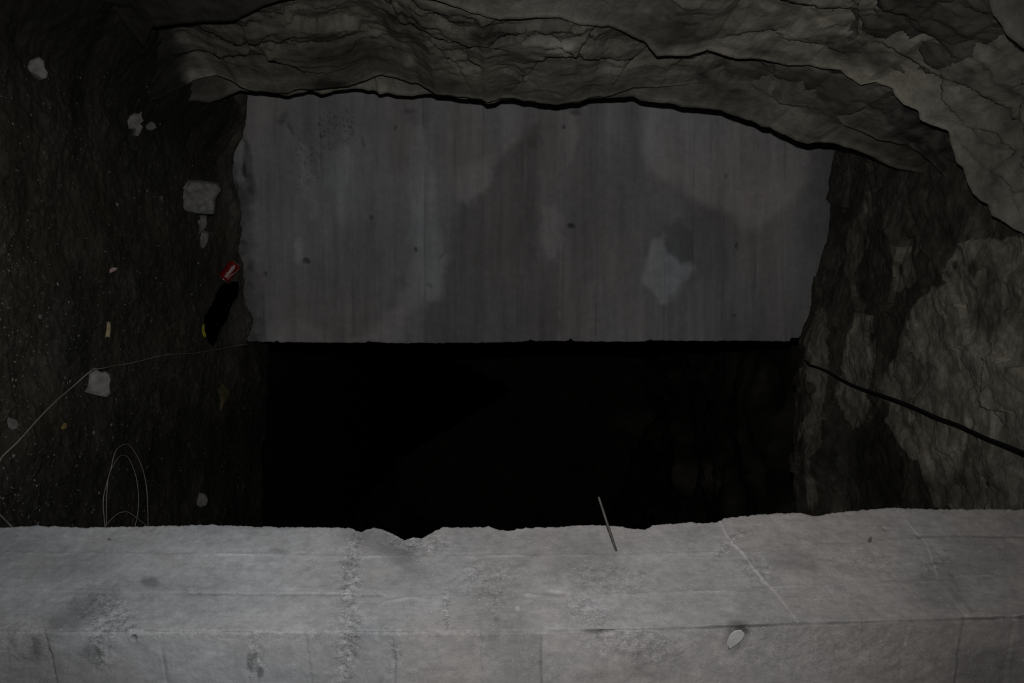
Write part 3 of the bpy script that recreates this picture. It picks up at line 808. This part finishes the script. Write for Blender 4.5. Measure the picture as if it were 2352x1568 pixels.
for cx, cy, rx, ry, ro, am in SN:
    mk = ell(wXX, wYY, cx, cy, rx, ry, ro, .5 if rx > 8 else .35)
    tone = tone * (1 + (am if am > 0 or am < -.5 else 1.35 * am) * mk)
    if am < -.5:
        D = D - .010 * mk
tint = .12 + .55 * sstep(500, 1300, XX + 160 * F2(200, 120, 3, 45)) + .20 * sstep(1500, 2200, XX) + .35 * fbm(W3, 6, 3, 930) + .12 * isBm * sstep(900, 1500, XX)
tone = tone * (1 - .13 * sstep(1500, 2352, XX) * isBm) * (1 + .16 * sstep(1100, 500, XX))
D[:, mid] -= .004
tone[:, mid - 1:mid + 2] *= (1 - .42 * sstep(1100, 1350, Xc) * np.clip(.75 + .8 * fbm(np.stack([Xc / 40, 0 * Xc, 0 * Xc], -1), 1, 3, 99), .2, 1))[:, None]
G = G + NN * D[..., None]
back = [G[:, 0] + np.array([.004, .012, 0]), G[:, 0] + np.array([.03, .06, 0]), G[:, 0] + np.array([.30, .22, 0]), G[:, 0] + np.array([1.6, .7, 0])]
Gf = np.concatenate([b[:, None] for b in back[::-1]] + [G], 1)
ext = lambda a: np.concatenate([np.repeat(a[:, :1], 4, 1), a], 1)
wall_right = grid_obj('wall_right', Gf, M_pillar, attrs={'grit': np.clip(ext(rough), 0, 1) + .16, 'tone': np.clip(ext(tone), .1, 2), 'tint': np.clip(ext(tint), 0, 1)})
tag(wall_right, kind='structure')

# ------------------------------------------------------------------ setting: the gallery beyond the doorway
ang = np.linspace(-.35 * math.pi, 1.35 * math.pi, 150)
yy = np.linspace(4.78, 15.5, 150)
A2, Y2 = np.meshgrid(ang, yy, indexing='ij')
pp = np.stack([np.cos(A2) * 2.3, Y2, np.sin(A2) * 2.2 + 1.6], -1)
r = 1 + .10 * fbm(pp, .8, 5, 801)
f1, _ = facets(pp, 1.6, 802)
f2, _ = facets(pp, 5, 803)
r = r + .09 * f1 + .03 * f2
cx = .25 + .9 * np.sin((Y2 - 4.7) * .22)
taper = 1 - .999 * sstep(14.6, 15.5, Y2)
shrink = np.interp(Y2, [4.7, 6, 15.5], [1, 1.05, 1.15])
G = np.stack([cx + np.cos(A2) * 2.3 * r * taper * shrink, Y2, 1.5 + np.sin(A2) * 2.15 * r * taper * shrink], -1)
X, Y = pix(G)
t = .34 * (1 + .5 * fbm(G, 1.2, 4, 810) + .4 * fbm(G, 5, 4, 811))
wx, wy = X + 22 * fbm(G, 1.5, 4, 812), Y + 22 * fbm(G, 1.5, 4, 813)
for cx_, cy_, rx, ry, am in ((1600, 1092, 55, 34, 3.2), (1500, 985, 75, 26, 1.3), (1715, 850, 40, 45, 1.2), (1655, 1150, 50, 20, .8), (1160, 815, 80, 18, .6)):
    t = t * (1 + am * ell(wx, wy, cx_, cy_, rx, ry, .2, .5))
far = grid_obj('wall_back', G, M_ceil, kill=((G[..., 2] < .15) & (G[..., 0] < .1))[:-1, :-1], attrs={'tone': np.clip(t, .1, 2), 'tint': .5 + 0 * t})  # shell bottom cut away to keep the burrow black
tag(far, kind='structure')


# ------------------------------------------------------------------ things
def prism(name, poly, mat, label, cat, tilt=55, thick=.06, base=None, group=None, round_=.16, seed=1, scale=1.0, drop=0.0, facet_line=None):
    """a lump whose visible outline is measured from the photograph; it gets a real tilted face, rounded shoulders and depth"""
    rr = random.Random(seed)
    pts = np.array(poly, float)
    k = np.argmin(pts[:, 0])
    b = floor_hit(pts[k, 0] + 2, pts[:, 1].mean()) if base is None else base
    a = math.radians(tilt)
    nrm = np.array([0, -math.cos(a), math.sin(a)])
    o = np.array([0, 0, EYE])
    ring = []
    for X, Y in pts:
        d = np.array([(Y - 784) / F, 1, (X - 1176) / F])
        t_ = np.dot(b - o, nrm) / np.dot(d, nrm)
        ring.append(o + d * t_)
    ring = np.array(ring)
    cen = ring.mean(0)
    n = len(ring)
    size = np.linalg.norm(ring - cen, axis=1).mean()
    jit = lambda s: np.array([[rr.uniform(-s, s) for _ in range(3)] for _ in range(n)])
    rings = [cen + (ring - cen) * .80 - nrm * thick + jit(size * .06), ring - nrm * thick * .45 + jit(size * .04), ring,
             cen + (ring - cen) * (1 - round_) + nrm * size * .16 + jit(size * .03), cen + (ring - cen) * .5 + nrm * size * .22 + jit(size * .05)]
    V = np.concatenate(rings + [[cen + nrm * size * .24], [cen - nrm * thick]])
    V[:, 2] -= drop
    fc = []
    for r_ in range(4):
        for i in range(n):
            j = (i + 1) % n
            fc.append((r_ * n + i, r_ * n + j, (r_ + 1) * n + j, (r_ + 1) * n + i))
    for i in range(n):
        j = (i + 1) % n
        fc.append((4 * n + i, 4 * n + j, 5 * n))
        fc.append((j, i, 5 * n + 1))
    bz = V[:, 2].min()
    org = np.array([cen[0], cen[1] + .01, bz])
    ob = mesh_obj(name, V, fc, mat, base=org, smooth=False)
    bm = bmesh.new()
    bm.from_mesh(ob.data)
    bmesh.ops.recalc_face_normals(bm, faces=bm.faces)
    bm.to_mesh(ob.data)
    bm.free()
    return tag(ob, label, cat, group)


def sc(crop, pts, s=None):
    ox, oy, s = crop
    return [(ox + x / s, oy + y / s) for x, y in pts]


C1, C2, C3, C4 = (0, 0, 3.92), (0, 400, 3.92), (0, 800, 3.563), (350, 350, 3.137)

prism('concrete_chunk', sc(C3, [(730, 200), (775, 158), (800, 168), (812, 188), (838, 194), (868, 186), (900, 215), (907, 262), (898, 300), (905, 368), (876, 398), (800, 385), (692, 355), (722, 312)]),
      M_stone, 'pale square chunk of broken concrete that the thin wire passes over', 'rubble', tilt=42, thick=.06, seed=3)
prism('concrete_block', sc(C4, [(222, 250), (262, 198), (330, 200), (420, 212), (468, 220), (492, 275), (478, 300), (452, 340), (452, 400), (448, 440), (380, 442), (300, 432), (235, 415), (215, 390)]),
      M_chunk, 'large squarish grey block lying at the foot of the far concrete wall', 'rubble', tilt=30, thick=.10, seed=4)
prism('concrete_shard', sc(C4, [(318, 452), (390, 450), (396, 520), (372, 560), (335, 585), (345, 530), (322, 500)]), M_chunk,
      'short grey shard touching the side of the large squarish block', 'rubble', tilt=55, thick=.04, seed=5)
prism('concrete_shard', sc(C4, [(330, 592), (372, 562), (408, 578), (400, 640), (372, 692), (350, 680), (348, 640)]), M_chunk,
      'pointed grey shard lying beyond the short one near the wall foot', 'rubble', tilt=55, thick=.04, seed=6)
prism('pale_stone', sc(C1, [(270, 545), (350, 510), (395, 545), (405, 610), (435, 660), (420, 700), (390, 712), (330, 675), (270, 640), (245, 600)]), M_stone,
      'smooth pale pear-shaped stone alone on the dark dirt near the left rock', 'stone', tilt=50, thick=.05, seed=7)
prism('rubble_lump', sc(C1, [(1140, 1085), (1170, 1040), (1215, 1015), (1250, 1022), (1282, 995), (1272, 1040), (1295, 1085), (1262, 1120), (1288, 1150), (1245, 1225), (1210, 1215), (1215, 1160), (1165, 1160)]),
      M_chunk, 'ragged grey lump of mortar on dark ground near the left rock', 'rubble', tilt=45, thick=.05, seed=8)
prism('rubble_lump', sc(C1, [(1310, 1130), (1355, 1095), (1392, 1105), (1412, 1150), (1370, 1172), (1325, 1165)]),
      M_stone_grey, 'small dull lump right beside the ragged mortar lump', 'rubble', tilt=45, thick=.04, seed=9)
prism('flat_stone', sc(C3, [(50, 550), (95, 570), (140, 585), (158, 620), (140, 655), (105, 668), (70, 645), (58, 600)]), M_chunk,
      'flat grey stone below the long wire at the bottom edge of the floor', 'stone', tilt=60, thick=.03, seed=10)
prism('ochre_stone', sc(C3, [(488, 612), (520, 604), (550, 612), (546, 650), (515, 665), (490, 650)]), M_ochre,
      'small square ochre stone below the middle of the long wire', 'stone', tilt=50, thick=.03, seed=11)
prism('dark_stone', sc(C3, [(1605, 1240), (1640, 1180), (1680, 1190), (1705, 1235), (1690, 1285), (1640, 1300), (1610, 1280)]), M_stone_grey,
      'dull grey stone in the dark floor in front of the doorway', 'stone', tilt=50, thick=.05, seed=12)
prism('wood_chip', sc(C2, [(962, 1340), (980, 1322), (996, 1345), (1000, 1400), (988, 1470), (968, 1465), (944, 1468), (955, 1410)]), M_wood,
      'tan splinter of wood standing out on the dark dirt', 'wood', tilt=30, thick=.012, seed=13)
prism('dead_leaf', sc(C3, [(1785, 340), (1830, 290), (1885, 330), (1880, 395), (1830, 450), (1798, 515), (1805, 430)]), M_leaf,
      'dark brown pointed leaf on the floor by the doorway', 'leaf', tilt=70, thick=.006, seed=14)
prism('paper_scrap', sc(C2, [(975, 870), (1010, 838), (1062, 842), (1040, 870), (1000, 885), (978, 900)]), M_pink,
      'crumpled pinkish scrap of paper in the middle of the dirt', 'paper', tilt=40, thick=.012, seed=15)
prism('plastic_scrap', sc(C2, [(1818, 1370), (1840, 1340), (1838, 1400), (1858, 1460), (1835, 1475), (1812, 1430)]), M_yellow,
      'small yellow plastic scrap at the lip of the black hole', 'plastic', tilt=40, thick=.012, seed=16)

# pebbles, each at its place
PEB = sc(C2, [(1045, 272), (1250, 150), (1320, 150), (1450, 210), (1380, 205), (1260, 290), (510, 990), (350, 1280), (1098, 1220), (1398, 935), (1148, 680), (945, 695), (910, 1010), (980, 1060), (1210, 215),
              (410, 970), (1090, 470), (270, 1505), (175, 1505), (500, 1500), (430, 1408), (1130, 880), (1720, 1080), (1800, 1000), (1780, 800), (1500, 360)]) + \
    sc(C3, [(90, 255), (105, 310), (270, 20), (325, 40), (978, 8), (938, 415), (757, 690), (905, 622), (1118, 758), (1250, 160), (100, 880), (180, 872), (307, 972), (25, 980), (200, 597), (328, 455), (180, 228), (1990, 485),
             (305, 338), (370, 355), (570, 265), (540, 400), (135, 920), (175, 1220), (142, 1200), (20, 1225), (80, 1385), (300, 1440), (1032, 985), (270, 1100), (45, 725), (805, 1180), (230, 1385), (745, 1340), (480, 785), (270, 860), (430, 565), (690, 655)])
PLAB = {0: 'lone pale pebble on bare dirt well left of the squarish block', 6: 'small pale three-cornered pebble left of the pink paper scrap', 7: 'round whitish pebble between the wood splinter and the floor edge',
        8: 'single grey pebble just beyond the tan wood splinter', 26: 'greenish grey pebble nearest the photo edge above the long wire', 36: 'oblong pale pebble under the square concrete chunk, beside the ochre stone',
        38: 'round pale pebble just above the top of the wire loops', 1: 'pale pebble at the head of the small cluster left of the squarish block', 31: 'small pebble right beside the square concrete chunk'}
PSZ = {0: 12, 6: 11, 7: 12, 26: 10, 27: 9, 31: 11, 32: 12, 33: 8, 36: 11}
rr = random.Random(21)
protos = []
for k in range(6):
    bm = bmesh.new()
    bmesh.ops.create_icosphere(bm, subdivisions=1, radius=1)
    for v in bm.verts:
        v.co *= rr.uniform(.68, 1.1)
        v.co.z *= .75
    me = bpy.data.meshes.new('pebble')
    bm.to_mesh(me)
    bm.free()
    me.materials.append((M_stone, M_stone_grey, M_chunk)[k % 3])
    protos.append(me)
for i, (X, Y) in enumerate(PEB):
    b = floor_hit(X, Y)
    o = bpy.data.objects.new('pebble', protos[i % 6])
    C.objects.link(o)
    r_ = PSZ.get(i, rr.uniform(4.0, 7.0)) * .5 * b[1] / F
    o.scale = (r_ * rr.uniform(.9, 1.2), r_ * rr.uniform(.9, 1.3), r_)
    o.location = (b[0], b[1], b[2] + r_ * .45)
    o.rotation_euler = (rr.uniform(-.4, .4), rr.uniform(-.4, .4), rr.uniform(0, 6))
    tag(o, PLAB.get(i, 'small loose pale pebble lying on the dark dirt floor'), 'pebble', 'pebbles scattered on the dirt floor')

# fine grit between them
V, Fc = [], []
base_v = np.array([(1, 0, 0), (0, 1, 0), (-1, 0, 0), (0, -1, 0), (0, 0, .8), (0, 0, -.5)])
base_f = [(0, 1, 4), (1, 2, 4), (2, 3, 4), (3, 0, 4), (1, 0, 5), (2, 1, 5), (3, 2, 5), (0, 3, 5)]
rr = random.Random(5)
cnt = 0
GX, GY = [], []
while cnt < 2300:
    X, Y = rr.uniform(-20, 600), rr.uniform(150, 1215)
    if rr.random() > .16 + .84 * math.exp(-max(0, X) / 170) * (.3 + .7 * min(1, max(0, (Y - 380) / 400))):
        if not (X > 430 and Y < 640 and rr.random() < .35):
            continue
    d = EYE * F / (1176 - X)
    if d > back_y((Y - 784) / F) - .01 and Y < 786:
        continue
    GX.append(d * (Y - 784) / F)
    GY.append(d)
    cnt += 1
GZ = floor_z(np.array(GX), np.array(GY))
for x, y, z in zip(GX, GY, GZ):
    s = .0010 + .0040 * rr.random() ** 4
    J = np.array([[rr.uniform(.6, 1.3)] for _ in range(6)])
    a = rr.uniform(0, 6)
    R = np.array([[math.cos(a), -math.sin(a), 0], [math.sin(a), math.cos(a), 0], [0, 0, 1]])
    o = len(V)
    V.extend(list((base_v * J * s) @ R.T + np.array([x, y, z + .012])))
    Fc.extend([tuple(o + i for i in f) for f in base_f])
g = mesh_obj('grit', V, Fc, M_gravel, smooth=False)
tag(g, 'fine pale grit strewn over the dark dirt floor', 'gravel', kind='stuff')


# ------------------------------------------------------------------ wires, cable, rod
def tube(name, pts, rad, mat, parent=None, seg=8, base=None, tube_sub=4):
    pts = np.array(pts, float)
    # Catmull-Rom smoothing
    q = np.concatenate([[2 * pts[0] - pts[1]], pts, [2 * pts[-1] - pts[-2]]])
    out = []
    for i in range(1, len(q) - 2):
        for t in np.linspace(0, 1, tube_sub, endpoint=False):
            a, b, c, d = q[i - 1], q[i], q[i + 1], q[i + 2]
            out.append(.5 * ((2 * b) + (-a + c) * t + (2 * a - 5 * b + 4 * c - d) * t * t + (-a + 3 * b - 3 * c + d) * t ** 3))
    out.append(pts[-1])
    out = np.array(out)
    n = len(out)
    rads = np.full(n, rad) if np.isscalar(rad) else np.interp(np.linspace(0, 1, n), np.linspace(0, 1, len(rad)), rad)
    T = np.gradient(out, axis=0)
    T /= np.linalg.norm(T, axis=1, keepdims=True) + 1e-12
    V, Fc = [], []
    up = np.array([.3, .2, .93])
    for i in range(n):
        u = up - T[i] * np.dot(up, T[i])
        u /= np.linalg.norm(u)
        v = np.cross(T[i], u)
        for k in range(seg):
            a = 2 * math.pi * k / seg
            V.append(out[i] + rads[i] * (math.cos(a) * u + math.sin(a) * v))
        up = u
    for i in range(n - 1):
        for k in range(seg):
            j = (k + 1) % seg
            Fc.append((i * seg + k, i * seg + j, (i + 1) * seg + j, (i + 1) * seg + k))
    Fc.append(tuple(range(seg))[::-1])
    Fc.append(tuple((n - 1) * seg + k for k in range(seg)))
    return mesh_obj(name, V, Fc, mat, parent, base=base)


LONG = [(-25, 1090), (0, 1058), (6, 1047), (42, 1013), (84, 966), (126, 923), (168, 887), (202, 857), (218, 848), (240, 845), (267, 839), (295, 835), (337, 825), (379, 815),
        (407, 813), (449, 811), (463, 808), (505, 801), (540, 794), (566, 791), (578, 789)]
pts = []
for X, Y in LONG:
    b = floor_hit(X, Y)
    lift = .012
    if 190 < X < 250:
        lift = .04
    d = b[1] * (EYE - b[2] - lift) / (EYE - b[2])
    pts.append(P(np.array(float(X)), np.array(float(Y)), d))
ob = tube('wire', pts, [.0028, .0026, .0024, .0020, .0016, .0014], M_wire, base=pts[0])
tag(ob, 'long thin pale wire running over the floor to the doorway', 'wire')
pts = []
for X, Y in [(-30, 1155), (0, 1187), (12, 1199), (24, 1212), (40, 1235)]:
    b = floor_hit(X, Y)
    pts.append(b * .995 + np.array([0, 0, EYE]) * .005 + np.array([0, 0, .006]))
ob = tube('wire', pts, .0028, M_wire, base=pts[0])
tag(ob, 'short wire end in the corner of floor against the near concrete wall', 'wire')

coil = bpy.data.objects.new('wire_coil', None)
C.objects.link(coil)
cb = floor_hit(240, 1207)
coil.location = cb
tag(coil, 'springy coil of pale wire looping out behind the near concrete wall', 'wire')
LOOPS = [[(236, 1290), (240, 1235), (240.8, 1207), (237, 1151), (244, 1114), (254, 1078), (264, 1039), (275, 1026), (286, 1020), (297, 1022), (311, 1041), (325, 1069), (334, 1103), (338, 1137), (340, 1207), (338, 1250), (325, 1290)],
         [(241, 1285), (243.6, 1207), (245.6, 1131), (250, 1092), (261, 1067), (276, 1047), (292, 1048), (303, 1067), (313, 1097), (318, 1137), (317, 1173), (311, 1204), (300, 1250)],
         [(228, 1232), (243, 1207), (258, 1190), (272, 1179), (286, 1175), (297, 1177), (314, 1190), (334, 1205), (352, 1222)]]
for k, lp in enumerate(LOOPS):
    pts = []
    for X, Y in lp:
        b = floor_hit(X, Y)
        d = b[1] * (EYE - b[2] - (.010 + .012 * k)) / (EYE - b[2])
        pts.append(P(np.array(float(X)), np.array(float(Y)), d) - cb)
    tube('loop', pts, (.0017, .0014, .0021)[k], M_wire, parent=coil, tube_sub=5)

CAB = [(1838, 770, 4.62), (1843, 795, 4.56), (1846, 819, 4.5), (1858, 837, 4.38), (1876, 843, 4.2), (1900, 853, 4.0), (1930, 870, 3.8), (1960, 885, 3.62), (1996, 898, 3.44), (2038, 912, 3.26), (2074, 925, 3.12), (2110, 940, 3.0),
       (2155, 960, 2.86), (2200, 976, 2.74), (2236, 993, 2.64), (2272, 1009, 2.55), (2305, 1021, 2.47), (2352, 1040, 2.37), (2420, 1068, 2.24), (2520, 1112, 2.08)]
from mathutils.bvhtree import BVHTree
cm = ceiling.data
bvh = BVHTree.FromPolygons([v.co for v in cm.vertices], [tuple(p.vertices) for p in cm.polygons])
dd = []
for a, b, d in CAB:
    hit = bvh.ray_cast(Vector((0, 0, EYE)), Vector(((b - 784) / F, 1, (a - 1176) / F)).normalized())
    dd.append(min(d + .15, hit[0].y - .012) if hit[0] is not None and a > 1860 else d - .1)
dd = [min(dd[max(0, i - 1):i + 2]) * .5 + dd[i] * .5 for i in range(len(dd))]
pts = [P(np.array(float(a)), np.array(float(b)), d) for (a, b, _), d in zip(CAB, dd)]
ob = tube('cable', pts, .0066, M_cable, base=pts[0], seg=10)
tag(ob, 'thick black cable slung under the rock roof', 'cable')

tip = P(np.array(1375.), np.array(1141.), 1.74)
k_ = (1273. - 784) / F
uc_ = np.interp(1418, *zip(*CORN))
cx_ = CD * (uc_ - 784) / F
t_ = (k_ * CD - cx_) / (DA[0] - k_ * DA[1])
root = P(np.array(1418.), np.array(1273.), CD + t_ * DA[1] + .012)
ob = tube('steel_rod', [tip, tip * .97 + root * .03, tip * .6 + root * .4, root], [.0004, .0026, .0029, .0029], M_rod, base=root, seg=8)
tag(ob, 'thin steel rod sticking out of the near concrete wall', 'rod')


def wall_pebble(name, poly, mat, label, seed, onB):
    """a stone cast into the near concrete, standing a little proud of the face"""
    pts_ = []
    for X, Y in poly:
        k = (Y - 784) / F
        DD = DB if onB else DA
        ucx = np.interp(X, *zip(*CORN))
        c = CD * (ucx - 784) / F
        t = (k * CD - c) / (DD[0] - k * DD[1])
        pts_.append(P(np.array(float(X)), np.array(float(Y)), CD + t * DD[1]))
    ring = np.array(pts_)
    nn = nB if onB else nA
    cen = ring.mean(0)
    s = np.linalg.norm(ring - cen, axis=1).mean()
    n = len(ring)
    rings = [ring - nn * .012, ring + nn * .001, cen + (ring - cen) * .85 + nn * s * .05, cen + (ring - cen) * .4 + nn * s * .08]
    V = np.concatenate(rings + [[cen + nn * s * .09]])
    fc = []
    for r_ in range(3):
        for i in range(n):
            j = (i + 1) % n
            fc.append((r_ * n + i, r_ * n + j, (r_ + 1) * n + j, (r_ + 1) * n + i))
    for i in range(n):
        fc.append((3 * n + i, 3 * n + (i + 1) % n, 4 * n))
    return mesh_obj(name, V, fc, mat, parent=wall_right)


M_pale = plain('pale_pebble', (.42, .42, .415), .85, var=.15, scale=60)
o = wall_pebble('embedded_stone', [(1552 + x / 2.94, 1140 + y / 2.94) for x, y in [(345, 1000), (352, 965), (372, 925), (400, 902), (440, 898), (466, 925), (455, 960), (425, 985), (395, 1008), (360, 1030)]], M_pale, '', 1, True)
o['label'] = 'pale flat stone showing in the front face of the near wall'
o = wall_pebble('embedded_stone', [(780 + x / 2.94, 1180 + y / 2.94) for x, y in [(1185, 640), (1190, 622), (1205, 622), (1224, 636), (1214, 650), (1198, 652)]], M_pale, '', 2, False)
o['label'] = 'small white pebble in the jamb face'

# ------------------------------------------------------------------ the drink can
can = bpy.data.objects.new('drink_can', None)
C.objects.link(can)
tag(can, 'crushed red drink can with white script, at the foot of the far wall', 'can')
R0, HL = .033, .105
prof = [(.0, 0), (.020, .001), (.0245, .000), (.0265, .003), (R0, .012), (R0, HL - .014), (.0265, HL - .002), (.0272, HL), (.0250, HL), (.0245, HL - .003), (0, HL - .003)]
NS = 40


def dent(p):
    x, y, z = p
    a = math.atan2(y, x)
    k = 1 - .20 * math.exp(-((a + 1.2) / .5) ** 2 - ((z - .060) / .022) ** 2) - .10 * math.exp(-((a - 2.4) / .6) ** 2 - ((z - .04) / .03) ** 2)
    return (x * k, y * k, z)


def lathe(name, prof, mat, parent):
    V, Fc = [], []
    for r_, z in prof:
        for k in range(NS):
            a = 2 * math.pi * k / NS
            V.append(dent((r_ * math.cos(a), r_ * math.sin(a), z)))
    for i in range(len(prof) - 1):
        for k in range(NS):
            j = (k + 1) % NS
            Fc.append((i * NS + k, i * NS + j, (i + 1) * NS + j, (i + 1) * NS + k))
    return mesh_obj(name, V, Fc, mat, parent)


bodyz = [(R0, z) for z in np.linspace(.012, HL - .014, 16)]
lathe('body', [(.0265, .003)] + bodyz + [(.0272, HL - .004)], M_red, can)
lathe('lid', [(.0272, HL - .004), (.0275, HL), (.0250, HL), (.0245, HL - .003), (.0001, HL - .003)], M_alu, can)['label'] = 'bare aluminium lid'
lathe('base', [(.0265, .003), (.0245, 0), (.0200, .002), (.0001, .006)], M_alu, can)
# script lettering and wave wrapped round the can
cu = bpy.data.curves.new('script', 'FONT')
cu.body = 'Coca-Cola'
cu.size = .030
cu.shear = .35
cu.align_x = 'CENTER'
cu.align_y = 'CENTER'
cu.resolution_u = 2
to = bpy.data.objects.new('script_tmp', cu)
C.objects.link(to)
bpy.context.view_layer.update()
me0 = to.evaluated_get(bpy.context.evaluated_depsgraph_get()).to_mesh()
TV = [v.co.copy() for v in me0.vertices]
TF = [tuple(p.vertices) for p in me0.polygons]
to.to_mesh_clear()
bpy.data.objects.remove(to)


def wrap(u, v, lift=.0005):
    """u runs along the can, v round it; the centre of the print faces a0"""
    a = A0 + v / R0
    x, y, z = dent((R0 * math.cos(a), R0 * math.sin(a), .0525 + u))
    k = 1 + lift / R0
    return (x * k, y * k, z)


A0 = 0.0
V = [wrap(v.x * .50, v.y * 1.0 + .006) for v in TV]
mesh_obj('lettering', V, TF, M_white, can)['label'] = 'white script lettering'
V, Fc = [], []
for i in range(25):
    s = -.040 + .080 * i / 24
    wv = -.014 + .007 * math.sin(s * 62)
    th = .0042 * math.sin(math.pi * (i + .5) / 25) + .0006
    V += [wrap(s, wv - th / 2), wrap(s, wv + th / 2)]
for i in range(24):
    Fc.append((2 * i, 2 * i + 2, 2 * i + 3, 2 * i + 1))
mesh_obj('wave_stripe', V, Fc, M_white, can)['label'] = 'white wave stripe'
ax = Vector((.80, -.10, -.58)).normalized()          # the can lies on its side on the bank above the hole
face = Vector((-.15, -.72, .68))
face = (face - ax * face.dot(ax)).normalized()
third = ax.cross(face)
can.matrix_world = Matrix(((face.x, third.x, ax.x, 0), (face.y, third.y, ax.y, 0), (face.z, third.z, ax.z, 0), (0, 0, 0, 1)))
can.location = Vector(P(np.array(528.), np.array(623.), 4.10)) - ax * (HL / 2)
